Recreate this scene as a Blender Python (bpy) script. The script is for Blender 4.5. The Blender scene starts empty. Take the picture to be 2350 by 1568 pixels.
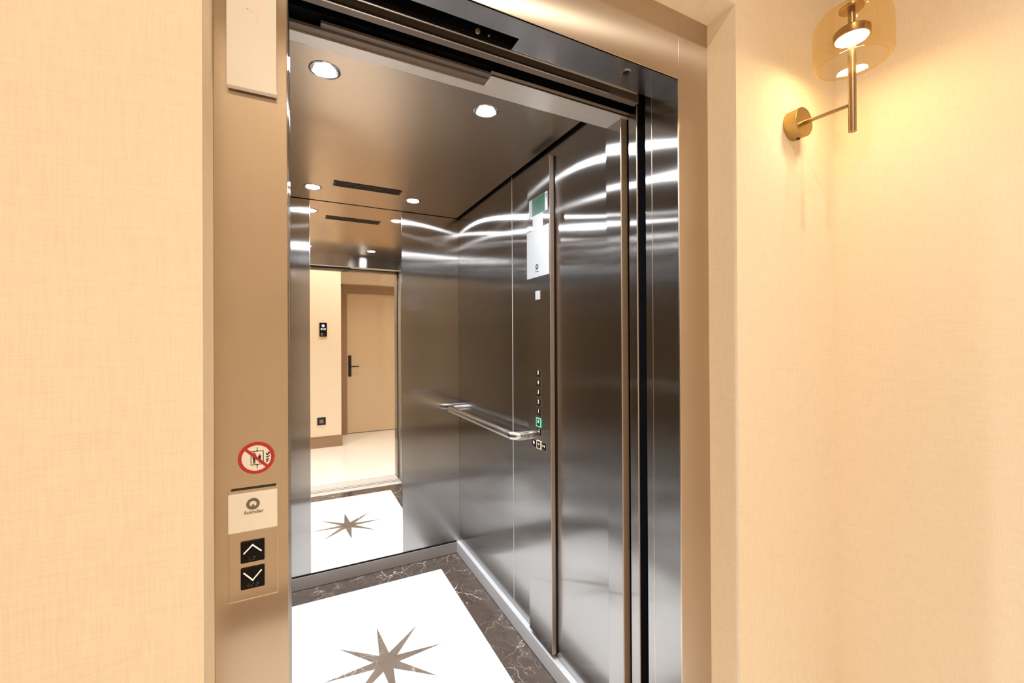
import bpy, bmesh, math, random
from mathutils import Vector, Matrix
random.seed(3)
SC = bpy.context.scene
COL = SC.collection
PI = math.pi

# ------------------------------------------------------------------ render look
SC.view_settings.view_transform = 'Standard'
try: SC.view_settings.look = 'None'
except Exception: pass
SC.view_settings.gamma = 1.0
SC.view_settings.exposure = 0.0
SC.view_settings.use_curve_mapping = False
cy = SC.cycles
cy.max_bounces = 16; cy.glossy_bounces = 10; cy.diffuse_bounces = 5; cy.transparent_max_bounces = 12
cy.sample_clamp_indirect = 12.0
cy.blur_glossy = 0.05
cy.caustics_reflective = True
cy.use_denoising = True

# ------------------------------------------------------------------ camera
H = 1.365
f, yaw, pit, rol = 976.057, 0.469008907, 0.00336108, -0.00551612
F = Vector((math.sin(yaw)*math.cos(pit), math.cos(yaw)*math.cos(pit), math.sin(pit)))
R = Vector((math.cos(yaw), -math.sin(yaw), 0)); U = R.cross(F)
R2 = R*math.cos(rol)+U*math.sin(rol); U2 = -R*math.sin(rol)+U*math.cos(rol)
cam = bpy.data.cameras.new('camera'); co = bpy.data.objects.new('camera', cam); COL.objects.link(co)
cam.sensor_width = 36; cam.lens = f/2350*36; cam.shift_y = -(784-780.777)/2350
cam.clip_start = 0.02
co.matrix_world = Matrix(((R2.x, U2.x, -F.x, 0), (R2.y, U2.y, -F.y, 0), (R2.z, U2.z, -F.z, H), (0, 0, 0, 1)))
SC.camera = co

# ------------------------------------------------------------------ materials
def s2l(c): return tuple(((x/255)/12.92 if x/255 <= .04045 else ((x/255+.055)/1.055)**2.4) for x in c)
def newmat(name):
    m = bpy.data.materials.new(name); m.use_nodes = True; nt = m.node_tree
    for n in list(nt.nodes): nt.nodes.remove(n)
    return m, nt
def N(nt, t, **kw):
    n = nt.nodes.new(t)
    for k, v in kw.items():
        if k.startswith('i_'): n.inputs[k[2:].replace('_', ' ')].default_value = v
        else: setattr(n, k, v)
    return n
def plain(name, rgb, rough=.5, metal=0, spec=.5, emit=None, es=0):
    m, nt = newmat(name)
    p = N(nt, 'ShaderNodeBsdfPrincipled'); o = N(nt, 'ShaderNodeOutputMaterial')
    p.inputs['Base Color'].default_value = (*rgb, 1); p.inputs['Roughness'].default_value = rough
    p.inputs['Metallic'].default_value = metal; p.inputs['Specular IOR Level'].default_value = spec
    if emit: p.inputs['Emission Color'].default_value = (*emit, 1); p.inputs['Emission Strength'].default_value = es
    nt.links.new(p.outputs[0], o.inputs[0]); return m
def steel(name, rgb, grain, r_fine=.165, aniso=.85, r_base=.13, mix=.42, a_base=.62, streak=.05):
    """brushed stainless steel; grain is the brushing direction in world space"""
    m, nt = newmat(name); L = nt.links.new
    geo = N(nt, 'ShaderNodeNewGeometry')
    mp = N(nt, 'ShaderNodeMapping'); L(geo.outputs['Position'], mp.inputs['Vector'])
    mp.inputs['Scale'].default_value = tuple(6 if g else 900 for g in grain)
    no = N(nt, 'ShaderNodeTexNoise', i_Scale=1.0, i_Detail=2.0); L(mp.outputs[0], no.inputs['Vector'])
    mr = N(nt, 'ShaderNodeMapRange'); L(no.outputs[0], mr.inputs[0])
    mr.inputs['To Min'].default_value = 1-streak; mr.inputs['To Max'].default_value = 1+streak
    sc_ = N(nt, 'ShaderNodeVectorMath', operation='SCALE'); sc_.inputs[0].default_value = rgb; L(mr.outputs[0], sc_.inputs['Scale'])
    n2 = N(nt, 'ShaderNodeTexNoise', i_Scale=2.2, i_Detail=1.0); L(geo.outputs['Position'], n2.inputs['Vector'])
    r2 = N(nt, 'ShaderNodeMapRange'); L(n2.outputs[0], r2.inputs[0]); r2.inputs['To Min'].default_value = r_fine*.85; r2.inputs['To Max'].default_value = r_fine*1.15
    a = N(nt, 'ShaderNodeBsdfAnisotropic'); a.inputs['Anisotropy'].default_value = aniso
    tg = N(nt, 'ShaderNodeCombineXYZ')
    for i in range(3): tg.inputs[i].default_value = grain[i]
    L(tg.outputs[0], a.inputs['Tangent']); L(sc_.outputs[0], a.inputs['Color']); L(r2.outputs[0], a.inputs['Roughness'])
    b = N(nt, 'ShaderNodeBsdfAnisotropic'); b.inputs['Roughness'].default_value = r_base; L(sc_.outputs[0], b.inputs['Color'])
    b.inputs['Anisotropy'].default_value = a_base; L(tg.outputs[0], b.inputs['Tangent'])
    mx = N(nt, 'ShaderNodeMixShader'); mx.inputs[0].default_value = mix
    L(a.outputs[0], mx.inputs[1]); L(b.outputs[0], mx.inputs[2])
    o = N(nt, 'ShaderNodeOutputMaterial'); L(mx.outputs[0], o.inputs[0]); return m

ST = (.46, .452, .448)
M = {}
M['steel_v'] = steel('brushed_steel_upright_grain', ST, (0, 0, 1))
M['steel_h'] = steel('brushed_steel_level_grain', ST, (1, 0, 0))
M['steel_front'] = steel('brushed_steel_surround', (.56, .48, .40), (0, 0, 1), r_fine=.22, aniso=.82, r_base=.20, mix=.45, a_base=.55)
M['steel_soffit'] = steel('satin_steel_soffit', (.55, .54, .54), (1, 0, 0), r_fine=.25, aniso=.4)
M['steel_ceiling'] = steel('satin_steel_ceiling', (.70, .60, .505), (0, 1, 0), r_fine=.30, aniso=.4, r_base=.16, mix=.4)
M['alu'] = plain('anodised_aluminium', (.78, .80, .84), .33, .30)
M['alu_x'] = plain('anodised_aluminium_grey', (.34, .315, .30), .4, .3)
M['sill'] = plain('sill_aluminium', (.72, .69, .64), .35, .2)
M['header'] = plain('header_steel', (.80, .75, .71), .32, .45)
M['joint'] = plain('bright_joint_strip', (.62, .61, .60), .4)
M['polished'] = plain('polished_steel', (.62, .61, .6), .12, 1)
M['edge'] = plain('polished_edge', (.75, .66, .56), .3, 1)
M['bronze'] = plain('warm_edge_steel', (.46, .34, .24), .35, .4)
M['edge_brown'] = plain('warm_panel_edge', (.46, .38, .32), .3, .8)
M['track'] = plain('dull_track_steel', (.20, .155, .125), .4, .3)
M['rail'] = plain('satin_steel_tube', (.72, .71, .71), .2, 1)
M['mirror'] = plain('mirror_glass', (.93, .93, .92), 0.0, 1)
M['black'] = plain('black_rubber', (.004, .004, .005), .5, spec=0)
M['matte_black'] = plain('dark_shaft', (.004, .004, .005), .9, spec=.05)
M['dark_metal'] = plain('dark_metal', (.03, .028, .026), .4, .6)
M['gap'] = plain('shadow_gap', (.008, .007, .007), .7, spec=.1)
M['button_black'] = plain('button_black', (.008, .006, .006), .35, spec=.12)
M['white_glass'] = plain('white_glass', (.42, .43, .445), .2)
M['cream_glass'] = plain('cream_glass', (.86, .82, .76), .12)
M['logo'] = plain('logo_grey', (.17, .14, .11), .4)
M['logo_cool'] = plain('logo_grey_cool', (.03, .033, .045), .4)
M['glyph'] = plain('glyph_white', (.9, .88, .84), .4, emit=(1, .95, .85), es=.35)
M['dot'] = plain('braille_dot', (.22, .19, .16), .4)
M['red_led'] = plain('red_led', (.84, .66, .58), .3, emit=(1, .35, .25), es=.10)
M['sign_red'] = plain('sign_red', s2l((182, 42, 40)), .45)
M['sign_white'] = plain('sign_white', (.88, .86, .80), .45)
M['ink'] = plain('ink_black', (.015, .013, .012), .5)
M['green'] = plain('sticker_green', (.003, .075, .038), .45)
M['sticker'] = plain('sticker_white', (.40, .41, .415), .5)
M['label_line'] = plain('label_line', (.001, .03, .016), .5)
M['green_ring'] = plain('green_light_ring', (.1, .5, .35), .4, emit=(.12, .8, .45), es=.55)
M['amber_ring'] = plain('amber_light_ring', (.6, .5, .4), .4, emit=(1, .72, .5), es=.6)
M['amber_glyph'] = plain('amber_glyph', (.6, .45, .3), .4, emit=(1, .62, .28), es=.5)
M['brass'] = steel('brushed_brass', (.47, .34, .15), (0, 0, 1), r_fine=.3, aniso=.4, r_base=.2)
M['brass_dim'] = plain('aged_brass', (.40, .29, .18), .3, 1)
M['taupe'] = plain('taupe_lacquer', s2l((160, 130, 104)), .45)
M['door_paint'] = plain('door_paint', s2l((224, 202, 172)), .4)
M['socket_grey'] = plain('socket_grey', (.20, .19, .17), .5)
M['handle'] = plain('handle_black', (.012, .011, .010), .4)
M['screen_blue'] = plain('lit_blue_icon', (.3, .4, .9), .4, emit=(.5, .6, 1), es=1.0)
M['plaster'] = plain('ceiling_plaster', (.82, .78, .72), .8)
def emitter(name, rgb, s):
    m, nt = newmat(name); e = N(nt, 'ShaderNodeEmission'); e.inputs[0].default_value = (*rgb, 1); e.inputs[1].default_value = s
    o = N(nt, 'ShaderNodeOutputMaterial'); nt.links.new(e.outputs[0], o.inputs[0]); return m
LED = 480.0
M['led_cool'] = emitter('spot_led', (.93, .965, 1.0), LED)
M['led_warm'] = emitter('lamp_led', (1.0, .79, .49), 118.0)

# wallpaper: fine woven beige, threads as bump and slight tone
def wallpaper():
    m, nt = newmat('woven_wallpaper'); L = nt.links.new
    geo = N(nt, 'ShaderNodeNewGeometry')
    def nz(sc, det=2.0):
        mp = N(nt, 'ShaderNodeMapping'); L(geo.outputs['Position'], mp.inputs['Vector']); mp.inputs['Scale'].default_value = sc
        n = N(nt, 'ShaderNodeTexNoise', i_Scale=1.0, i_Detail=det); L(mp.outputs[0], n.inputs['Vector']); return n.outputs[0]
    a = nz((500, 500, 28)); b = nz((26, 26, 620)); 
    ad = N(nt, 'ShaderNodeMath', operation='ADD'); L(a, ad.inputs[0]); L(b, ad.inputs[1])
    mr = N(nt, 'ShaderNodeMapRange'); L(ad.outputs[0], mr.inputs[0]); mr.inputs['From Min'].default_value = .7; mr.inputs['From Max'].default_value = 1.3
    mr.inputs['To Min'].default_value = .945; mr.inputs['To Max'].default_value = 1.035
    s = N(nt, 'ShaderNodeVectorMath', operation='SCALE'); s.inputs[0].default_value = s2l((246, 231, 209)); L(mr.outputs[0], s.inputs['Scale'])
    bp = N(nt, 'ShaderNodeBump', i_Strength=.07, i_Distance=.001); L(ad.outputs[0], bp.inputs['Height'])
    p = N(nt, 'ShaderNodeBsdfPrincipled'); p.inputs['Roughness'].default_value = .85; p.inputs['Specular IOR Level'].default_value = .15
    L(s.outputs[0], p.inputs['Base Color']); L(bp.outputs[0], p.inputs['Normal'])
    o = N(nt, 'ShaderNodeOutputMaterial'); L(p.outputs[0], o.inputs[0]); return m
M['wallpaper'] = wallpaper()
def marble(name, base, base2, vein, vscale, vwidth, vamt, rough=.08, stretch=(1, 1, 1)):
    m, nt = newmat(name); L = nt.links.new
    geo = N(nt, 'ShaderNodeNewGeometry')
    mp = N(nt, 'ShaderNodeMapping'); L(geo.outputs['Position'], mp.inputs['Vector']); mp.inputs['Scale'].default_value = stretch; mp.inputs['Rotation'].default_value = (0, 0, .6)
    wn = N(nt, 'ShaderNodeTexNoise', i_Scale=5.0, i_Detail=5.0); L(mp.outputs[0], wn.inputs['Vector'])
    wsc = N(nt, 'ShaderNodeVectorMath', operation='SCALE'); L(wn.outputs['Color'], wsc.inputs[0]); wsc.inputs['Scale'].default_value = .30
    wad = N(nt, 'ShaderNodeVectorMath', operation='ADD'); L(mp.outputs[0], wad.inputs[0]); L(wsc.outputs[0], wad.inputs[1])
    outs = []
    for k, (sc, w) in enumerate(((vscale, vwidth), (vscale*2.3, vwidth*1.1))):
        v = N(nt, 'ShaderNodeTexVoronoi', feature='DISTANCE_TO_EDGE'); v.inputs['Scale'].default_value = sc; L(wad.outputs[0], v.inputs['Vector'])
        mr = N(nt, 'ShaderNodeMapRange'); L(v.outputs['Distance'], mr.inputs[0]); mr.inputs['From Max'].default_value = w
        mr.inputs['To Min'].default_value = 1; mr.inputs['To Max'].default_value = 0; outs.append(mr.outputs[0])
    mask = N(nt, 'ShaderNodeTexNoise', i_Scale=6.0, i_Detail=3.0); L(mp.outputs[0], mask.inputs['Vector'])
    mm = N(nt, 'ShaderNodeMapRange'); L(mask.outputs[0], mm.inputs[0]); mm.inputs['From Min'].default_value = .43; mm.inputs['From Max'].default_value = .62; mm.inputs['To Max'].default_value = vamt
    mxv = N(nt, 'ShaderNodeMath', operation='MAXIMUM'); L(outs[0], mxv.inputs[0])
    h = N(nt, 'ShaderNodeMath', operation='MULTIPLY'); L(outs[1], h.inputs[0]); h.inputs[1].default_value = .6; L(h.outputs[0], mxv.inputs[1])
    ve = N(nt, 'ShaderNodeMath', operation='MULTIPLY', use_clamp=True); L(mxv.outputs[0], ve.inputs[0]); L(mm.outputs[0], ve.inputs[1])
    cn = N(nt, 'ShaderNodeTexNoise', i_Scale=14.0, i_Detail=6.0); L(wad.outputs[0], cn.inputs['Vector'])
    c1 = N(nt, 'ShaderNodeMix', data_type='RGBA'); L(cn.outputs[0], c1.inputs[0]); c1.inputs[6].default_value = (*base, 1); c1.inputs[7].default_value = (*base2, 1)
    c2 = N(nt, 'ShaderNodeMix', data_type='RGBA'); L(ve.outputs[0], c2.inputs[0]); L(c1.outputs[2], c2.inputs[6]); c2.inputs[7].default_value = (*vein, 1)
    p = N(nt, 'ShaderNodeBsdfPrincipled'); p.inputs['Roughness'].default_value = rough; L(c2.outputs[2], p.inputs['Base Color'])
    o = N(nt, 'ShaderNodeOutputMaterial'); L(p.outputs[0], o.inputs[0]); return m
M['marble_brown'] = marble('brown_marble', (.042, .032, .027), (.115, .090, .073), (.62, .56, .50), 5.5, .011, 1.5)
M['marble_star'] = marble('brown_marble_star', (.115, .088, .068), (.23, .182, .145), (.7, .64, .56), 6.0, .02, 1.0)
M['marble_white'] = marble('white_stone', (.83, .83, .83), (.86, .86, .855), (.78, .77, .76), 2.0, .03, .3, rough=.12)
M['hall_floor'] = marble('cream_stone', (.87, .84, .79), (.90, .87, .83), (.82, .78, .72), 2.0, .03, .4, rough=.2)

def glass_shade(name, tint, refl):
    """thin blown glass: tinted see-through with a fresnel reflection"""
    m, nt = newmat(name); L = nt.links.new
    t = N(nt, 'ShaderNodeBsdfTransparent'); t.inputs[0].default_value = (*tint, 1)
    g = N(nt, 'ShaderNodeBsdfGlossy'); g.inputs[0].default_value = (1, .93, .8, 1); g.inputs['Roughness'].default_value = .02
    fr = N(nt, 'ShaderNodeFresnel'); ge = N(nt, 'ShaderNodeNewGeometry'); io = N(nt, 'ShaderNodeMapRange'); L(ge.outputs['Backfacing'], io.inputs[0]); io.inputs['To Min'].default_value = refl; io.inputs['To Max'].default_value = 1/refl; L(io.outputs[0], fr.inputs['IOR'])
    mx = N(nt, 'ShaderNodeMixShader'); L(fr.outputs[0], mx.inputs[0]); L(t.outputs[0], mx.inputs[1]); L(g.outputs[0], mx.inputs[2])
    o = N(nt, 'ShaderNodeOutputMaterial'); L(mx.outputs[0], o.inputs[0]); return m
M['shade'] = glass_shade('amber_glass', (.965, .885, .69), 1.42)

# ------------------------------------------------------------------ geometry helpers
def bm_box(bm, x0, x1, y0, y1, z0, z1, bev=0.0):
    r = bmesh.ops.create_cube(bm, size=1.0)
    vs = r['verts']
    for v in vs:
        v.co = Vector(((x0+x1)/2+v.co.x*(x1-x0), (y0+y1)/2+v.co.y*(y1-y0), (z0+z1)/2+v.co.z*(z1-z0)))
    if bev > 0:
        es = {e for v in vs for e in v.link_edges}
        bmesh.ops.bevel(bm, geom=list(es), offset=bev, segments=2, affect='EDGES', profile=.5)
    return bm
def bm_lathe(bm, prof, axis_o, seg=48, axis='Z', cap=False):
    """prof: list of (r, h). axis direction Z, or -Y ('Y': h measured along -Y)"""
    ox, oy, oz = axis_o; rings = []
    for r, h in prof:
        ring = []
        for i in range(seg):
            a = 2*PI*i/seg; c, s = r*math.cos(a), r*math.sin(a)
            p = (ox+c, oy+s, oz+h) if axis == 'Z' else (ox+c, oy-h, oz+s)
            ring.append(bm.verts.new(p))
        rings.append(ring)
    for a, b in zip(rings, rings[1:]):
        for i in range(seg):
            j = (i+1) % seg
            bm.faces.new((a[i], a[j], b[j], b[i]))
    if cap:
        bm.faces.new(rings[0][::-1]); bm.faces.new(rings[-1])
    bmesh.ops.recalc_face_normals(bm, faces=bm.faces)
    return bm
def bm_tube(bm, pts, rad, seg=24, cap=True):
    pts = [Vector(p) for p in pts]; rings = []
    up = Vector((0, 0, 1))
    for i, p in enumerate(pts):
        d = (pts[min(i+1, len(pts)-1)]-pts[max(i-1, 0)]).normalized()
        u = up if abs(d.dot(up)) < .95 else Vector((0, 1, 0))
        s = d.cross(u).normalized(); t = s.cross(d).normalized()
        rings.append([bm.verts.new(p+(s*math.cos(2*PI*k/seg)+t*math.sin(2*PI*k/seg))*rad) for k in range(seg)])
    for a, b in zip(rings, rings[1:]):
        for i in range(seg):
            j = (i+1) % seg; bm.faces.new((a[i], a[j], b[j], b[i]))
    if cap: bm.faces.new(rings[0][::-1]); bm.faces.new(rings[-1])
    bmesh.ops.recalc_face_normals(bm, faces=bm.faces)
    return bm
class Frame:
    def __init__(s, o, ax, ay):
        s.o = Vector(o); s.ax = Vector(ax); s.ay = Vector(ay); s.az = s.ax.cross(s.ay)
    def p(s, a, b, c=0): return s.o+s.ax*a+s.ay*b+s.az*c
    def mat(s):
        m = Matrix.Identity(4)
        for i in range(3):
            m[i][0] = s.ax[i]; m[i][1] = s.ay[i]; m[i][2] = s.az[i]; m[i][3] = s.o[i]
        return m
def bm_prism(bm, fr, poly, c0, c1):
    """poly of (a,b) in frame, extruded from c0 to c1"""
    lo = [bm.verts.new(fr.p(a, b, c0)) for a, b in poly]; hi = [bm.verts.new(fr.p(a, b, c1)) for a, b in poly]
    bm.faces.new(lo[::-1]); bm.faces.new(hi); n = len(poly)
    for i in range(n): bm.faces.new((lo[i], lo[(i+1) % n], hi[(i+1) % n], hi[i]))
    return bm
def bm_ring(bm, fr, ro, ri, c0, c1, seg=64, cx=0, cyy=0):
    def ring(r, c): return [bm.verts.new(fr.p(cx+r*math.cos(2*PI*i/seg), cyy+r*math.sin(2*PI*i/seg), c)) for i in range(seg)]
    a, b, c, d = ring(ro, c0), ring(ro, c1), ring(ri, c1), ring(ri, c0)
    for s, t in ((a, b), (b, c), (c, d), (d, a)):
        for i in range(seg):
            j = (i+1) % seg; bm.faces.new((s[i], s[j], t[j], t[i]))
    bmesh.ops.recalc_face_normals(bm, faces=bm.faces); return bm
def circle(r, n=48, cx=0, cyy=0, ry=None): return [(cx+r*math.cos(2*PI*i/n), cyy+(ry or r)*math.sin(2*PI*i/n)) for i in range(n)]
def rect(a0, a1, b0, b1): return [(a0, b0), (a1, b0), (a1, b1), (a0, b1)]
def thick(p, q, w, w2=None):
    p, q = Vector(p), Vector(q); d = (q-p).normalized(); n = Vector((-d.y, d.x)); w2 = w if w2 is None else w2
    return [tuple(p-n*w/2), tuple(q-n*w2/2), tuple(q+n*w2/2), tuple(p+n*w/2)]
def B(*boxes, bev=0.0):
    bm = bmesh.new()
    for b in boxes: bm_box(bm, *b, bev=bev)
    return bm
WP = {}
def obj(name, bm, mat, parent=None, smooth=False, label=None, cat=None, group=None, kind=None, origin=None):
    if smooth:
        for fc in bm.faces: fc.smooth = True
    me = bpy.data.meshes.new(name)
    vs = [v.co for v in bm.verts]
    if origin is None:
        xs = [v.x for v in vs]; ys = [v.y for v in vs]; zs = [v.z for v in vs]
        origin = ((min(xs)+max(xs))/2, (min(ys)+max(ys))/2, min(zs))
    origin = Vector(origin)
    bmesh.ops.translate(bm, vec=-origin, verts=bm.verts)
    bm.to_mesh(me); bm.free()
    if smooth and hasattr(me, 'set_sharp_from_angle'): me.set_sharp_from_angle(angle=math.radians(35))
    me.materials.append(M[mat] if isinstance(mat, str) else mat)
    o = bpy.data.objects.new(name, me); COL.objects.link(o)
    WP[o.name] = origin
    if parent is not None:
        o.parent = parent; o.location = origin-WP[parent.name]
    else: o.location = origin
    if label: o['label'] = label
    if cat: o['category'] = cat
    if group: o['group'] = group
    if kind: o['kind'] = kind
    return o
def thing(name, label, cat, loc, group=None):
    o = bpy.data.objects.new(name, None); COL.objects.link(o); o.location = loc; WP[o.name] = Vector(loc)
    o.empty_display_size = .05
    o['label'] = label; o['category'] = cat
    if group: o['group'] = group
    return o
def struct(name, bm, mat, parent=None, **k): return obj(name, bm, mat, parent, kind=None if parent else 'structure', **k)
def text_bm(fr, s, size, c0, c1, align='CENTER', bold=0.0, sx=1.0):
    cu = bpy.data.curves.new('t', 'FONT'); cu.body = s; cu.size = size; cu.align_x = align; cu.align_y = 'CENTER'
    cu.extrude = (c1-c0)/2; cu.offset = bold; cu.resolution_u = 3
    o = bpy.data.objects.new('t', cu); COL.objects.link(o)
    dg = bpy.context.evaluated_depsgraph_get(); me = bpy.data.meshes.new_from_object(o.evaluated_get(dg))
    bm = bmesh.new(); bm.from_mesh(me)
    bpy.data.objects.remove(o); bpy.data.meshes.remove(me); bpy.data.curves.remove(cu)
    m = fr.mat()
    for v in bm.verts: v.co = m @ Vector((v.co.x*sx, v.co.y, v.co.z+(c0+c1)/2))
    return bm
def merge(bm, other):
    me = bpy.data.meshes.new('m'); other.to_mesh(me); other.free(); bm.from_mesh(me); bpy.data.meshes.remove(me); return bm
def logo_bm(fr, r, c0, c1):
    """round ring mark with a peak cut into it"""
    bm = bmesh.new()
    bm_ring(bm, fr, r, r*.53, c0, c1, 48)
    bm_prism(bm, fr, [(-r*.50, -r*.78), (r*.50, -r*.78), (r*.04, -r*.02), (-r*.04, -r*.02)], c0, c1+.00005)
    return bm

# ================================================================== SETTING: the hall
D = .80          # plane of the steel door surround
YW = .715        # plane of the papered hall wall
XL, XR = -.0125, .903
JL, JR = -.115, 1.015
ZL = 2.056; ZT = 2.235
HC = 3.05
struct('wall_front', B((-2.7, JL, YW, .853, 0, HC), (JR, 1.60, YW, .853, 0, HC), (JL, JR, YW, .853, ZT, HC)), 'wallpaper')
YB = -.793; XN = .527
struct('wall_back', B((-2.7, XN, YB-.12, YB, 0, HC)), 'wallpaper')
struct('wall_niche_left', B((XN-.12, XN, -1.473, YB-.12, 0, HC)), 'wallpaper')
YD = -1.473
struct('wall_niche_back', B((XN-.12, .545, YD-.14, YD, 0, HC), (1.56, 1.70, YD-.14, YD, 0, HC), (.545, 1.56, YD-.14, YD, 2.225, HC)), 'wallpaper')
struct('wall_left', B((-2.8, -2.7, -1.7, .9, 0, HC)), 'wallpaper')
struct('wall_right', B((1.48, 1.60, YB, YW, 0, HC), (1.60, 1.72, YD-.14, YB, 0, HC)), 'wallpaper')
struct('ceiling', B((-2.8, 1.8, -1.7, .9, HC, HC+.1)), 'plaster')
struct('floor', B((-2.8, 1.8, -1.7, .795, -.1, 0)), 'hall_floor')
bm = bmesh.new(); bm_box(bm, -2.7, XN+.012, YB, YB+.016, 0, .128, .002); bm_box(bm, -2.7, XN+.012, YB, YB+.010, .128, .145, .003)
struct('baseboard_back', bm, 'taupe')
# door in the niche, seen in the mirror
d1 = struct('door_1', B((.668, 1.468, YD-.09, YD-.045, .008, 2.100), bev=.002), 'door_paint')
d1['label'] = 'pale beige flush door opposite the elevator, seen in its mirror'
obj('door_frame', B((.532, .668, YD-.13, YD+.006, 0, 2.225), (1.468, 1.56, YD-.13, YD+.006, 0, 2.225), (.668, 1.468, YD-.13, YD+.006, 2.100, 2.225),
    (.540, .600, YD+.006, YD+.014, 0, 2.225), (.540, 1.56, YD+.006, YD+.014, 2.175, 2.225), bev=.002), 'taupe', d1)
hd = obj('door_handle', B((.688, .732, YD-.046, YD-.032, .855, 1.170), bev=.003), 'handle', d1)
bm = bmesh.new(); bm_tube(bm, [(.710, YD-.034, 1.006), (.710, YD+.012, 1.006), (.714, YD+.018, 1.006), (.722, YD+.020, 1.006), (.835, YD+.020, 1.006)], .009, 16)
obj('lever', bm, 'handle', hd, smooth=True)

# room number reader and socket on the wall behind the viewer, seen in the mirror
FB = Frame((.310, YB, 1.5315), (-1, 0, 0), (0, 0, 1))
sg = thing('room_number_panel', 'black glass room number panel with lit blue icon, seen in the elevator mirror', 'sign', (.310, YB+.006, 1.4415))
bm = bmesh.new(); bm_box(bm, .266, .354, YB-.002, YB+.012, 1.4415, 1.6215, .002); obj('panel_plate', bm, 'button_black', sg)
bm = bmesh.new(); bm_prism(bm, FB, circle(.019, 32, 0, .052), .0125, .013); obj('icon', bm, 'screen_blue', sg)
obj('room_number', text_bm(FB.__class__(FB.p(0, 0.008), FB.ax, FB.ay), '010', .040, .0125, .013, bold=.0012), 'glyph', sg)
bm = bmesh.new()
bm_prism(bm, FB, rect(.006, .026, -.078, -.040), .0125, .0128)
bm_prism(bm, FB, thick((-.004, -.044), (-.020, -.056), .004), .0125, .0128); bm_prism(bm, FB, thick((-.004, -.070), (-.022, -.072), .004), .0125, .0128)
obj('card_symbol', bm, 'dot', sg)
so = thing('wall_socket', 'square black wall socket above the skirting, seen in the elevator mirror', 'socket', (.285, YB+.005, .294))
bm = bmesh.new(); bm_box(bm, .236, .336, YB, YB+.010, .294, .392, .003); obj('cover_plate', bm, 'handle', so)
bm = bmesh.new(); bm_box(bm, .262, .310, YB+.010, YB+.012, .318, .366, .001); obj('socket_insert', bm, 'socket_grey', so)

# dark hoistway around the car
struct('wall_shaft', B((-.9, -.85, .856, 2.9, -.3, 3.2), (1.45, 1.5, .856, 2.9, -.3, 3.2), (-.9, 1.5, 2.85, 2.9, -.3, 3.2), (-.9, 1.5, .90, 2.9, 3.2, 3.25), (-.9, 1.5, .90, 2.9, -.35, -.3),
    (-.85, 1.45, .854, .857, ZT, 3.2), (-.85, JL, .854, .857, -.3, 3.2), (JR, 1.45, .854, .857, -.3, 3.2)), 'matte_black')

# ================================================================== landing door surround
fr_ = thing('elevator_door_frame', 'brushed stainless steel surround framing the elevator doorway, set back in the wall', 'door frame', (.45, .85, 0))
obj('jamb', B((JL, XL, D, .853, 0, ZT), bev=.0012), 'steel_front', fr_, label='left steel upright carrying the call buttons')
obj('jamb', B((XR, JR, D, .8945, 0, ZT), bev=.0012), 'steel_front', fr_, label='right steel upright')
obj('lintel', B((XL, XR, D, .853, ZL, ZT), (.455, XR, .853, .8945, ZL, ZT), (XL, .455, .853, .8945, ZL+.07, ZT), bev=.0008), 'steel_front', fr_)
# reveal linings (the cabin side faces) in plain steel
obj('reveal_edge', B((XR-.0014, XR+.0005, D-.0004, D+.0030, 0, ZL), (XR-.0019, XR, .8940, .8955, 0, ZL-.002)), 'edge', fr_)
obj('reveal_lining', B((XR-.0015, XR, D+.003, .8940, 0, ZL), bev=0), 'steel_v', fr_)
obj('soffit_lining', B((XL, XR-.0015, D+.003, .853, ZL-.0015, ZL), (.455, XR-.0015, .853, .8940, ZL-.0015, ZL)), 'steel_soffit', fr_)
FU = Frame((.758, .838, ZL-.0015), (1, 0, 0), (0, -1, 0))   # facing down
bm = bmesh.new(); bm_ring(bm, FU, .0125, .0085, 0, .0022, 40); lk = obj('lock_ring', bm, 'polished', fr_, smooth=True)
bm = bmesh.new(); bm_prism(bm, FU, circle(.0085, 24), -.0005, .0004); bm_prism(bm, FU, [(-.004, -.004), (.004, -.004), (0, .005)], .0004, .0016); obj('key_socket', bm, 'dark_metal', lk)
obj('landing_sill', B((JL, JR, .800, .931, -.03, 0.0), bev=.001), 'sill', fr_)
# header with door tracks
hdr = thing('door_track_header', 'dark slotted door track above the elevator opening', 'door track', (.45, .92, ZL))
obj('track_plate', B((XL, .772, .8950, .8990, ZL-.001, ZL+.12)), 'dark_metal', hdr)
obj('lip', B((XL, .85, .8950, .8990, ZL-.0035, ZL-.001), bev=.0004), 'edge', hdr, label='bright folded lower lip')
obj('track_plate', B((XL, .89, .9325, .9530, ZL, ZL+.12), bev=.0004), 'track', hdr)
obj('lip', B((XL, .78, .9290, .9325, ZL-.002, ZL+.004), bev=.0004), 'edge', hdr, label='bright folded lower lip')
obj('hanger_plate', B((XL, .452, .8860, .8880, ZL+.001, ZL+.10)), 'matte_black', hdr)
bm = bmesh.new(); bm_lathe(bm, [(.0001, .0035), (.0052, .003), (.0062, 0)], (.366, .8858, ZL+.008), 24, 'Y'); obj('bolt', bm, 'bronze', hdr, smooth=True)
bm = bmesh.new(); bm_lathe(bm, [(.0001, .002), (.0022, .0018), (.0028, 0)], (.394, .8858, ZL+.007), 20, 'Y'); obj('bolt', bm, 'bronze', hdr, smooth=True)
bm = bmesh.new()
for k in range(9): bm_box(bm, .345+k*.0115, .352+k*.0115, .868+.001*(k % 3), .872+.0015*(k % 2), ZL+.018, ZL+.024+.002*(k % 3), .0006)
obj('connector', bm, 'dark_metal', hdr)
obj('track_backing', B((XL, XR, .953, .957, ZL+.02, ZL+.12), (XL, .455, .853, .953, ZL+.066, ZL+.069)), 'matte_black', hdr)

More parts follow.
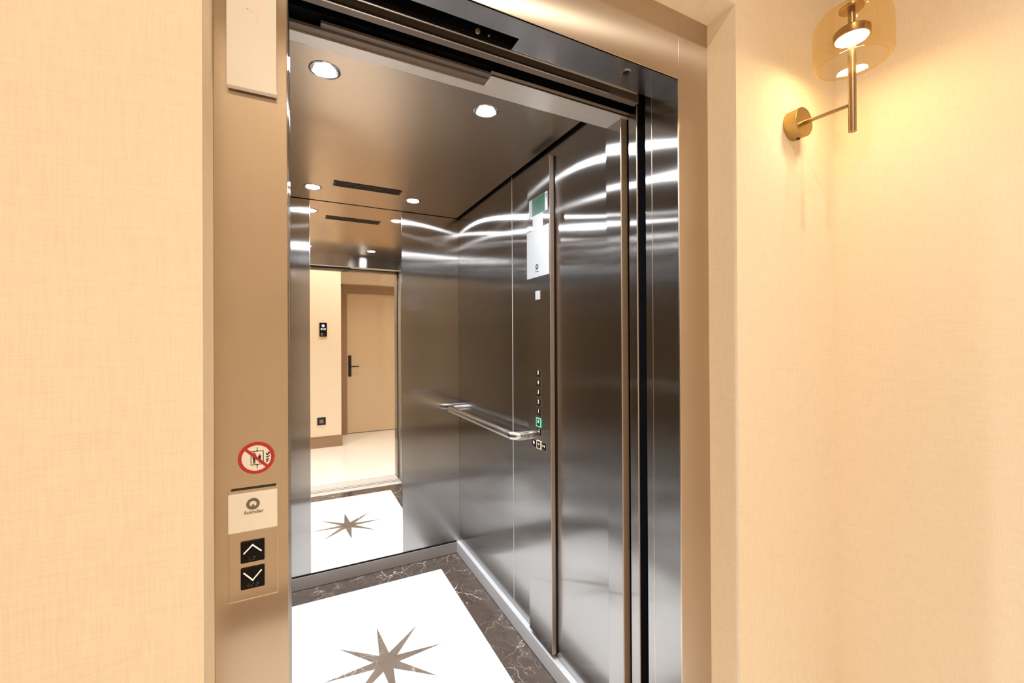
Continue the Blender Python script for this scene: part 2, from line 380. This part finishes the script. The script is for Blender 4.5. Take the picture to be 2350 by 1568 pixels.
# landing door panels, slid open to the left inside the shaft
obj('sliding_door', B((-.54, XL+.0005, .862, .884, .004, ZL+.03), bev=.001), 'steel_v', fr_, label='landing door slid open')
obj('sliding_door', B((-.52, XL+.0005, .905, .926, .004, ZL+.03), bev=.001), 'steel_v', fr_, label='landing door slid open')
# closing side posts
cp = thing('door_closing_post', 'narrow steel closing post with black rubber seal at the right of the doorway', 'door post', (.93, .95, 0))
obj('post_face', B((.9035, .935, .8955, .922, 0, ZL+.02), bev=.0008), 'steel_v', cp)
bm = bmesh.new(); bm_box(bm, .905, .940, .924, .9555, 0, ZL+.03, .004); obj('rubber_seal', bm, 'black', cp)
obj('edge_strip', B((.9050, .935, .9562, .9605, 0, ZL+.01), bev=.0006), 'bronze', cp)
obj('inner_post', B((.9185, .950, .9640, 1.0075, 0, ZL+.01), bev=.0008), 'steel_v', cp)

# ================================================================== THE CABIN
CX0, CX1, CY0, CY1, CZ = -.277, .945, 1.10, 2.63, 2.167
cab = thing('elevator_cabin', 'open elevator cabin of brushed steel panels with a mirror and marble floor', 'elevator', (.334, 1.85, -.05))
# side panels
G = .0015
obj('side_wall_panel', B((CX1, CX1+.02, 1.857+G, CY1, .0, CZ+.012), bev=.0006), 'steel_v', cab)
obj('side_wall_panel', B((CX1, CX1+.02, 1.50, 1.857, .0, CZ+.012), bev=.0006), 'steel_v', cab)
obj('side_wall_panel', B((CX1, CX1+.02, CY0, 1.50-G, .0, CZ+.012), bev=.0006), 'steel_v', cab)
obj('panel_joint_strip', B((CX1-.0008, CX1+.003, 1.8555, 1.8590, .075, CZ+.005)), 'joint', cab)
obj('side_wall_panel', B((CX0-.02, CX0, 1.865, CY1, .0, CZ+.012), bev=.0006), 'steel_v', cab)
obj('side_wall_panel', B((CX0-.02, CX0, CY0, 1.863, .0, CZ+.012), bev=.0006), 'steel_v', cab)
# rear panels either side of the mirror
MX0, MX1 = .068, .5765
obj('rear_wall_panel', B((CX0, MX0, CY1, CY1+.02, .0, CZ+.012), bev=.0006), 'steel_v', cab)
obj('rear_wall_panel', B((MX1, CX1, CY1, CY1+.02, .0, CZ+.012), bev=.0006), 'steel_v', cab)
obj('rear_backing', B((MX0, MX1, CY1+.006, CY1+.02, .0, CZ+.012)), 'gap', cab)
# ceiling with dark shadow gaps
obj('ceiling_panel', B((CX0+.014, CX1-.016, CY0, CY1-.010, CZ, CZ+.02), bev=.0006), 'steel_ceiling', cab)
obj('ceiling_backing', B((CX0-.02, CX1+.02, 1.03, CY1+.02, CZ+.021, CZ+.04)), 'gap', cab)
# front: returns and header
obj('front_return', B((.9055, CX1, 1.030, CY0, .0, ZL+.004), bev=.0008), 'steel_v', cab)
obj('return_edge', B((.9050, .9290, 1.0255, 1.030, .0, ZL+.004), bev=.0008), 'bronze', cab)
obj('front_return', B((CX0, XL+.001, 1.030, CY0, .0, ZL+.004), bev=.0008), 'steel_v', cab)
ZC = 2.060
obj('car_header', B((CX0, CX1, 1.0600, CY0-.002, ZC, ZC+.014), (.457, .930, 1.012, 1.060, ZC, ZC+.014), bev=.0010), 'header', cab)
obj('car_header_face', B((CX0, CX1, CY0-.004, CY0, ZC+.001, CZ+.02)), 'steel_h', cab)
obj('header_dark_void', B((CX0, CX1, 1.062, CY0-.004, ZC+.014, CZ+.02), (.458, .930, 1.014, 1.062, ZC+.014, ZC+.10)), 'matte_black', cab)  # black boxes stand in for the unlit void above the header
obj('header_lip', B((XL, .457, 1.0585, 1.0605, ZC-.0008, ZC+.002), (.457, .930, 1.0105, 1.0125, ZC-.0008, ZC+.003)), 'edge', cab)
obj('header_slot_plate', B((XL, .457, 1.038, 1.0585, ZC+.004, ZC+.011), (.050, .457, 1.021, 1.036, ZC+.009, ZC+.015)), 'track', cab)
obj('header_backing', B((XL, .457, 1.012, 1.0605, ZC+.024, ZC+.12), (XL, XR, .9575, 1.012, ZC+.10, ZC+.11)), 'matte_black', cab)
obj('car_sill', B((CX0, CX1, .940, CY0, -.03, .0), bev=.001), 'sill', cab)
bm = B((CX0, CX1, .975, .981, .0, .0015), (CX0, CX1, 1.012, 1.018, .0, .0015)); obj('sill_groove', bm, 'dark_metal', cab)
# floor: brown marble border, white inlay and an eight-pointed star
SK = .921
fx0, fx1, fy0, fy1 = CX0+.024, SK, CY0, 2.641
ix0, ix1, iy0, iy1 = -.102, .771, 1.241, 2.480
fl = obj('marble_floor', B((fx0-.03, fx1+.03, fy0, fy1+.01, -.05, 0)), 'marble_brown', cab)
obj('white_inlay', B((ix0, ix1, iy0, iy1, -.002, .0006)), 'marble_white', fl)
FS = Frame((.337, 1.868, 0), (1, 0, 0), (0, 1, 0))
poly = []
for k in range(16):
    a = PI/2+k*PI/8; r = .245 if k % 2 == 0 else .054
    poly.append((r*math.cos(a), r*math.sin(a)))
bm = bmesh.new(); bm_prism(bm, FS, poly, .0004, .0012)
obj('star_inlay', bm, 'marble_star', fl, label='brown marble eight-pointed star')
# skirtings
obj('skirting', B((SK, CX1, CY0, 2.63, .0015, .073), bev=.0015), 'alu', cab, label='projecting aluminium skirting along the right wall')
obj('skirting', B((CX0, CX0+.024, CY0, 2.63, .0015, .073), bev=.0015), 'alu', cab)
obj('skirting', B((CX0+.024, SK, 2.622, 2.64, .0015, .070), bev=.0010), 'alu_x', cab, label='skirting under the mirror')
obj('skirting_gap', B((CX0, SK, 2.626, 2.632, .070, .077), (SK-.0008, SK+.001, CY0, 2.626, 0, .0015), (CX0+.024, SK, 2.6205, 2.623, 0, .0015)), 'gap', cab)

obj('sliding_door', B((-.54, XL+.001, .972, .992, .004, ZL+.03), bev=.001), 'steel_v', cab, label='cabin door slid open')
obj('sliding_door', B((-.52, XL+.001, 1.000, 1.022, .004, ZL+.03), bev=.001), 'steel_v', cab, label='cabin door slid open')
# mirror
mr_ = thing('wall_mirror', 'tall frameless mirror on the rear cabin wall reflecting the hallway door', 'mirror', ((MX0+MX1)/2, 2.63, .077))
obj('mirror_glass', B((MX0+.0006, MX1-.0006, 2.6292, 2.6352, .077, CZ+.012)), 'mirror', mr_)
obj('mirror_edge', B((MX1-.0006, MX1+.0012, 2.6285, 2.6352, .077, CZ+.010), (MX0-.0012, MX0+.0006, 2.6285, 2.6352, .077, CZ+.010)), 'polished', mr_)

# handrail
hr = thing('handrail', 'chromed tubular handrail bent to the right wall at both ends', 'handrail', (.945, 2.14, .942))
rx, rz, y0, y1, br, tr = .862, .942, 1.683, 2.590, .040, .0195
pts = [(CX1, y0, rz)]
for k in range(9):
    a = k/8*PI/2; pts.append((rx+br-br*math.sin(a), y0+br-br*math.cos(a), rz))
pts += [(rx, y, rz) for y in (1.9, 2.15, 2.4)]
for k in range(9):
    a = k/8*PI/2; pts.append((rx+br-br*math.cos(a), y1-br+br*math.sin(a), rz))
pts.append((CX1, y1, rz))
bm = bmesh.new(); bm_tube(bm, pts, tr, 32); obj('rail_tube', bm, 'rail', hr, smooth=True)

# downlights
def downlight(x, y, label):
    t = thing('ceiling_spotlight', label, 'ceiling light', (x, y, CZ-.004), 'recessed spotlights in the cabin ceiling')
    bm = bmesh.new(); bm_lathe(bm, [(.0345, .001), (.036, -.002), (.040, -.0030), (.0435, -.0012), (.0435, .004)], (x, y, CZ), 48)
    obj('trim_ring', bm, 'polished', t, smooth=True)
    bm = bmesh.new(); bm_lathe(bm, [(.0315, -.0010), (.0350, -.0003)], (x, y, CZ), 48); obj('reflector', bm, 'polished', t, smooth=True)
    bm = bmesh.new(); bm_prism(bm, Frame((x, y, CZ), (1, 0, 0), (0, -1, 0)), circle(.0315, 40), .0012, .0020); obj('lens', bm, 'led_cool', t)
    l = bpy.data.lights.new('spot_beam', 'AREA'); l.shape = 'DISK'; l.size = .06; l.energy = 7.0; l.color = (.93, .965, 1.0); l.spread = math.radians(125)
    lo = bpy.data.objects.new('spot_beam', l); COL.objects.link(lo); lo.parent = t; lo.location = Vector((x, y, CZ-.0035))-WP[t.name]
    return t
t0 = downlight(.077, 1.362, 'round recessed spotlight in the cabin ceiling, large one nearest the left upright')
WPt = WP[t0.name]
for (x, y, lb) in ((.591, 1.357, 'bright round recessed spotlight under the step in the door header, front right of cabin ceiling'),
                   (.078, 2.413, 'small recessed spotlight at the back left of the cabin ceiling, left of the vent'),
                   (.593, 2.405, 'small recessed spotlight at the back right of the cabin ceiling, right of the vent')):
    c = t0.copy(); COL.objects.link(c); c.location = (x, y, WPt.z); c['label'] = lb
    for ch in list(t0.children):
        k = ch.copy(); COL.objects.link(k); k.parent = c
vt = thing('ceiling_vent', 'long narrow black ventilation grille in the cabin ceiling', 'vent', (.335, 2.305, CZ-.003))
bm = B((.168, .502, 2.270, 2.276, CZ-.003, CZ+.001), (.168, .502, 2.334, 2.340, CZ-.003, CZ+.001), (.168, .176, 2.276, 2.334, CZ-.003, CZ+.001), (.494, .502, 2.276, 2.334, CZ-.003, CZ+.001))
obj('vent_frame', bm, 'dark_metal', vt)
obj('vent_recess', B((.176, .494, 2.276, 2.334, CZ-.0008, CZ+.0005)), 'gap', vt)
bm = bmesh.new()
for k in range(40): bm_box(bm, .180+k*.0079, .1825+k*.0079, 2.277, 2.333, CZ-.0026, CZ-.0010)
for k in range(4): bm_box(bm, .176, .494, 2.287+k*.012, 2.289+k*.012, CZ-.0024, CZ-.0012)
obj('grille', bm, 'dark_metal', vt)

# ================================================================== car operating panel
PX = .922
CO = Frame((PX, 1.568, 1.365), (0, -1, 0), (0, 0, 1))       # a = toward the door, b = up from z=1.365, c = into the cabin
def cf(y, z, c=0): return Frame(CO.p(1.568-y, z-1.365, c), CO.ax, CO.ay)
cop = thing('car_operating_panel', 'tall steel operating panel with white display and a column of floor buttons', 'control panel', (.935, 1.565, .09))
obj('panel_body', B((PX, CX1, 1.474, 1.660, .092, 2.126), bev=.0008), 'steel_v', cop)
obj('panel_edge', B((PX-.0015, CX1, 1.4690, 1.4735, .092, 2.126), bev=.0012), 'edge_brown', cop, label='warm bright vertical edge of the panel')
obj('edge_shade_strip', B((.9385, CX1, 1.4676, 1.4690, .092, 2.124)), 'gap', cop)  # solid dark strip, shade put in as colour on the inner panel edge
dp = obj('display', B((PX-.004, PX, 1.476, 1.661, 1.640, 1.847), bev=.001), 'white_glass', cop, label='white glass display')
obj('logo', logo_bm(cf(1.572, 1.684), .012, .0041, .0045), 'logo_cool', dp)
obj('logo_text', text_bm(cf(1.572, 1.664), 'Schindler', .009, .0041, .0044), 'logo_cool', dp)
obj('sensor_window', B((PX-.002, PX, 1.553, 1.591, 1.544, 1.581), bev=.0006), 'white_glass', cop)
bm = bmesh.new(); bm_lathe(bm, [(.0001, .001), (.0035, .001), (.004, 0)], (0, 0, 0), 20, 'Z')
for v in bm.verts: v.co = Vector((PX-v.co.z, 1.498+v.co.x, 1.611+v.co.y))
obj('key_switch', bm, 'dark_metal', cop)
def cop_button(y, z, glyph, mat='glyph', ring=None, braille=True):
    b = obj('button', B((PX-.0030, PX, y-.0150, y+.0150, z-.0150, z+.0150), bev=.0012), 'button_black', cop)
    fr = cf(y, z)
    if isinstance(glyph, str):
        obj('numeral', text_bm(Frame(fr.p(0, .0035), fr.ax, fr.ay), glyph, .0215, .0031, .0034, bold=.0006), mat, b)
    else:
        bm = bmesh.new()
        for g in glyph: bm_prism(bm, fr, g, .0031, .0034)
        obj('symbol', bm, mat, b)
    bm = bmesh.new()
    for (i, j) in ((-1, 0), (1, 0), (-1, -1)): bm_prism(bm, fr, circle(.0009, 8, i*.0022, -.0100+j*.0026), .0031, .0036)
    obj('braille', bm, 'dot', b)
    if ring:
        bm = bmesh.new(); w = .0185 if ring == 'green_ring' else .0172; v = .0152
        for rc in (rect(-w, w, v, w), rect(-w, w, -w, -v), rect(-w, -v, -v, v), rect(v, w, -v, v)): bm_prism(bm, fr, rc, -.0005, .0034)
        obj('light_ring', bm, ring, b, label='glowing frame around the button')
    else:
        bm = bmesh.new(); w, v = .0166, .0152
        for rc in (rect(-w, w, v, w), rect(-w, w, -w, -v), rect(-w, -v, -v, v), rect(v, w, -v, v)): bm_prism(bm, fr, rc, -.0005, .0012)
        obj('button_surround', bm, 'polished', b)
for z, g in ((1.2275, '5'), (1.1860, '4'), (1.1450, '3'), (1.1040, '2'), (1.0630, '1')): cop_button(1.568, z, g)
cop_button(1.570, 1.0190, '0', ring='green_ring')
cop_button(1.566, .9790, '-1')
bell = [[(-.007, -.002), (.007, -.002), (.0055, .001), (.005, .007), (.002, .010), (-.002, .010), (-.005, .007), (-.0055, .001)], rect(-.002, .002, -.005, -.003)]
cop_button(1.609, .924, bell)
op = [[(-.008, .003), (-.002, -.003), (-.002, .009)], [(.008, .003), (.002, -.003), (.002, .009)]]
cop_button(1.568, .924, op, mat='amber_glyph', ring='amber_ring')
cl = [[(-.001, .003), (-.008, -.003), (-.008, .009)], [(.001, .003), (.008, -.003), (.008, .009)]]
cop_button(1.527, .924, cl)
# stickers above the display
st = thing('safety_sticker', 'white sticker with a dark green notice block at the top of the operating panel', 'sticker', (PX-.0004, 1.565, 1.908))
obj('backing', B((PX-.0006, PX-.0001, 1.489, 1.645, 1.908, 1.985)), 'sticker', st)
obj('notice_block', B((PX-.0009, PX-.0006, 1.510, 1.617, 1.909, 1.984)), 'green', st)
bm = bmesh.new()
for k in range(6): bm_prism(bm, cf(1.563, 1.966-k*.008), rect(-.038+.006*(k % 2), .036-.007*((k*5) % 3), -.001, .001), .0009, .0011)
obj('text_lines', bm, 'label_line', st)
bm = bmesh.new(); bm_prism(bm, cf(1.499, 1.972), circle(.004, 16), .0006, .0008); bm_prism(bm, cf(1.500, 1.963), rect(-.002, .003, -.003, .003), .0006, .0008)
obj('pictogram', bm, 'ink', st)
obj('white_label', B((PX-.0006, PX-.0001, 1.527, 1.613, 1.850, 1.907)), 'sticker', label='small plain white label between the green sticker and the display', cat='label')

# ================================================================== landing call panel
FJ = lambda x, z, y=D: Frame((x, y, z), (1, 0, 0), (0, 0, 1))
lop = thing('call_button_panel', 'steel call panel with up and down buttons on the left upright', 'call panel', (-.0625, D, .9565))
obj('panel_plate', B((-.0960, -.0285, D-.0022, D+.001, .9565, 1.1320), bev=.0009), 'steel_front', lop)
obj('plate_outline', B((-.0290, -.0282, D-.0026, D, .9565, 1.132), (-.0962, -.0282, D-.0026, D, .9557, .9567)), 'edge', lop)
wc = obj('white_cover', B((-.0960, -.0290, D-.0085, D-.002, 1.0665, 1.1265), bev=.0008), 'cream_glass', lop, label='cream glass cover with round logo')
obj('cover_shadow_line', B((-.0925, -.0305, D-.0024, D-.001, 1.1310, 1.1335)), 'ink', lop)  # black strip painted in as the shadow line above the cover
obj('logo', logo_bm(FJ(-.0625, 1.1090), .0092, .0086, .0089), 'logo', wc)
obj('logo_text', text_bm(FJ(-.0615, 1.0960), 'Schindler', .0072, .0086, .0089, bold=.0001), 'logo', wc)
def call_button(z, up):
    b = obj('button', B((-.0800, -.0472, D-.0052, D-.002, z-.0167, z+.0167), bev=.0008), 'button_black', lop, label='black button with white %s arrow' % ('up' if up else 'down'))
    fr = FJ(-.0636, z); s = 1 if up else -1
    bm = bmesh.new(); tip = (0, .0108 if up else -.0045); e = .0032 if up else .0105
    yt = .0112 if up else -.0040; ye = -.0010 if up else .0100
    bm_prism(bm, fr, thick((-.0118, ye), (.0005, yt), .0019), .0053, .0057); bm_prism(bm, fr, thick((-.0005, yt), (.0118, ye), .0019), .0053, .0057)
    for q in ((-.0118, ye), (.0118, ye), (0, yt)): bm_prism(bm, fr, circle(.00095, 12, *q), .0053, .0057)
    obj('arrow', bm, 'glyph', b)
    bm = bmesh.new()
    cells = [((0, 1), (0, -1), (1, -1)), ((0, 1), (1, 1), (0, 0), (0, -1))] if up else [((1, 1), (0, 0), (1, 0), (1, -1)), ((1, 1), (0, 0), (0, -1)), ((0, 1), (1, 1), (1, 0), (0, -1))]
    n = len(cells)
    for c, cell in enumerate(cells):
        for (i, j) in cell: bm_prism(bm, fr, circle(.00055, 8, (c-(n-1)/2)*.0062+(i-.5)*.0024, -.0105+j*.0020), .0053, .0059)
    obj('braille', bm, 'dot', b)
call_button(1.0320, True); call_button(.9900, False)
# floor indicator above
ind = thing('floor_indicator', 'cream glass floor indicator high on the left upright showing a faint red 4', 'indicator', (-.0615, D, 1.766))
obj('glass_face', B((-.0955, -.0275, D-.0150, D-.0040, 1.7665, 1.985), bev=.0010), 'cream_glass', ind)
obj('rear_spacer', B((-.0915, -.0315, D-.0040, D, 1.7725, 1.980)), 'ink', ind)
bm = bmesh.new(); f4 = FJ(-.0595, 1.893)
bm_prism(bm, f4, thick((-.0075, .021), (-.0085, -.001), .0030), .0151, .0153); bm_prism(bm, f4, thick((-.0085, -.001), (.010, -.001), .0030), .0151, .0153); bm_prism(bm, f4, thick((.0055, .021), (.0055, -.020), .0032), .0151, .01535)
obj('numeral', bm, 'red_led', ind)
# prohibition sign
FP = FJ(-.0582, 1.1795)
ps = thing('prohibition_sign', 'round red and white sign forbidding elevator use in a fire, above the call panel', 'sign', (-.0582, D, 1.154))
bm = bmesh.new(); bm_prism(bm, FP, circle(.0252, 64), 0, .0006); obj('white_disc', bm, 'sign_white', ps)
bm = bmesh.new()
bx0, bx1, bz0, bz1 = -.0080, .0100, -.0112, .0112; w = .0010
for rc in (rect(bx0, bx0+w, bz0, bz1), rect(bx1-w, bx1, bz0, bz1), rect(bx0, bx1, bz1-w, bz1), rect(bx0, bx1, bz0, bz0+w), rect(.0006, .0014, bz1, bz1+.006), rect(.0006, .0014, bz0-.006, bz0)): bm_prism(bm, FP, rc, .0006, .0008)
bm_prism(bm, FP, [(-.0004, bz1), (.0024, bz1), (.0010, bz1+.0018)], .0006, .0008); bm_prism(bm, FP, [(.0024, bz0), (-.0004, bz0), (.0010, bz0-.0018)], .0006, .0008)
def man(cx, zt, s):
    bm_prism(bm, FP, circle(.0011*s, 16, cx, zt), .0006, .0008)
    bm_prism(bm, FP, [(cx-.0024*s, zt-.0018*s), (cx+.0024*s, zt-.0018*s), (cx+.0024*s, zt-.0085*s), (cx+.0015*s, zt-.0085*s), (cx+.0013*s, zt-.017*s), (cx+.0002*s, zt-.017*s), (cx, zt-.010*s), (cx-.0002*s, zt-.017*s), (cx-.0013*s, zt-.017*s), (cx-.0015*s, zt-.0085*s), (cx-.0024*s, zt-.0085*s)], .0006, .0008)
man(-.0030, .0078, 1.0); man(.0045, .0050, .80)
for k, (zz, ln, tl) in enumerate(((.0090, .0035, -.0034), (.0070, .0045, -.0038), (.0010, .0060, -.0008), (-.0030, .0050, -.0014), (-.0068, .0045, .0002))):
    x0 = .0126+(.003 if k == 0 else 0)
    bm_prism(bm, FP, [(x0, zz), (x0+ln*.4, zz+tl*.7-.0019), (x0+ln, zz+tl+(.0006 if k > 1 else -.0006)), (x0+ln, zz+tl+.0020), (x0+ln*.5, zz+tl*.5+.0004)], .0006, .0008)
obj('pictogram', bm, 'ink', ps)
bm = bmesh.new(); bm_ring(bm, FP, .0255, .0205, 0, .0012, 64)
a = math.radians(-45); bm_prism(bm, FP, thick((.0215*math.cos(a+PI), .0215*math.sin(a+PI)), (.0215*math.cos(a), .0215*math.sin(a)), .0042), .0009, .0011)
obj('red_band', bm, 'sign_red', ps)

# ================================================================== wall lamp
SX, SY = 1.2545, .5665
wl = thing('wall_lamp', 'brass wall lamp with amber glass shade on the wall right of the elevator', 'wall lamp', (SX, YW, 1.93))
bm = bmesh.new(); bm_lathe(bm, [(.0001, .0), (.0385, .0), (.0395, .001), (.0395, .034), (.0385, .0352), (.0001, .0352)], (SX, YW, 1.969), 64, 'Y'); bp = obj('back_plate', bm, 'brass', wl, smooth=True)
bm = bmesh.new(); bm_lathe(bm, [(.0001, .003), (.004, .003), (.0045, 0)], (0, 0, 0), 16, 'Z')
for v in bm.verts: v.co = Vector((SX+v.co.x+.002, YW-.017+v.co.y, 1.969-.0392-v.co.z))
obj('fixing_screw', bm, 'dark_metal', bp)
bm = bmesh.new(); bm_tube(bm, [(SX, YW-.034, 1.966), (SX, SY+.004, 1.960)], .0045, 20); bm_tube(bm, [(SX, YW-.034, 1.966), (SX, YW-.052, 1.9655)], .0062, 20); obj('arm', bm, 'brass_dim', wl, smooth=True)
bm = bmesh.new(); bm_tube(bm, [(SX, SY, 1.8905), (SX, SY, 2.124)], .0087, 28); obj('stem', bm, 'brass_dim', wl, smooth=True)
bm = bmesh.new(); bm_tube(bm, [(SX, SY, 2.147), (SX, SY, 2.198)], .0078, 28); obj('upper_stem', bm, 'brass_dim', wl, smooth=True)
bm = bmesh.new(); bm_lathe(bm, [(.0001, .0), (.022, .0), (.026, .003), (.026, .007), (.0001, .009)], (SX, SY, 2.1975), 40); obj('shade_cap', bm, 'brass_dim', wl, smooth=True)
bm = bmesh.new(); bm_lathe(bm, [(.0345, .0), (.0380, .0004), (.0385, .003), (.0385, .018), (.034, .022), (.0001, .022)], (SX, SY, 2.1255), 48); lh = obj('lamp_head', bm, 'brass_dim', wl, smooth=True)
bm = bmesh.new(); bm_lathe(bm, [(.0086, -.0012), (.030, -.0012), (.0345, .0002)], (SX, SY, 2.1255), 48); obj('diffuser', bm, 'led_warm', lh)
prof = [(.0700, 0.000), (.0735, .0005), (.0770, .0020), (.0800, .0050), (.0822, .0095), (.0830, .0150), (.0830, .050), (.0830, .0850), (.0822, .0950), (.0800, .1050), (.0760, .1140), (.0690, .1220), (.0600, .1275), (.0450, .1320), (.0250, .1345), (.0080, .1350)]
bm = bmesh.new(); bm_lathe(bm, prof, (SX, SY, 2.063), 96); obj('glass_shade', bm, 'shade', wl, smooth=True)
bm = bmesh.new(); bm_lathe(bm, [(.0688, .0), (.0695, -.0012), (.0706, -.0012), (.0712, .0), (.0700, .0008), (.0688, .0)], (SX, SY, 2.063), 96); obj('shade_rim', bm, M['shade'], wl, smooth=True)

# ================================================================== lights of the hall ceiling
def area(name, loc, size, power, rgb, rot=(0, 0, 0), spread=180):
    l = bpy.data.lights.new(name, 'AREA'); l.shape = 'DISK'; l.size = size; l.energy = power; l.color = rgb; l.spread = math.radians(spread)
    o = bpy.data.objects.new(name, l); COL.objects.link(o); o.location = loc; o.rotation_euler = rot; return o
WARM = (1.0, .90, .76)
area('hall_ceiling_lamp', (.10, -.35, HC-.02), .06, 13.4, WARM, spread=150)
area('hall_ceiling_lamp', (.95, -.30, HC-.02), .07, 8, WARM, spread=98)
area('hall_ceiling_lamp', (-.75, -.20, HC-.02), .07, 2.5, WARM, spread=98)
area('hall_ceiling_lamp', (-1.8, .0, HC-.02), .07, 7, WARM, spread=110)
w = bpy.data.worlds.new('world'); SC.world = w; w.use_nodes = True
w.node_tree.nodes['Background'].inputs[0].default_value = (1, .85, .65, 1); w.node_tree.nodes['Background'].inputs[1].default_value = .02
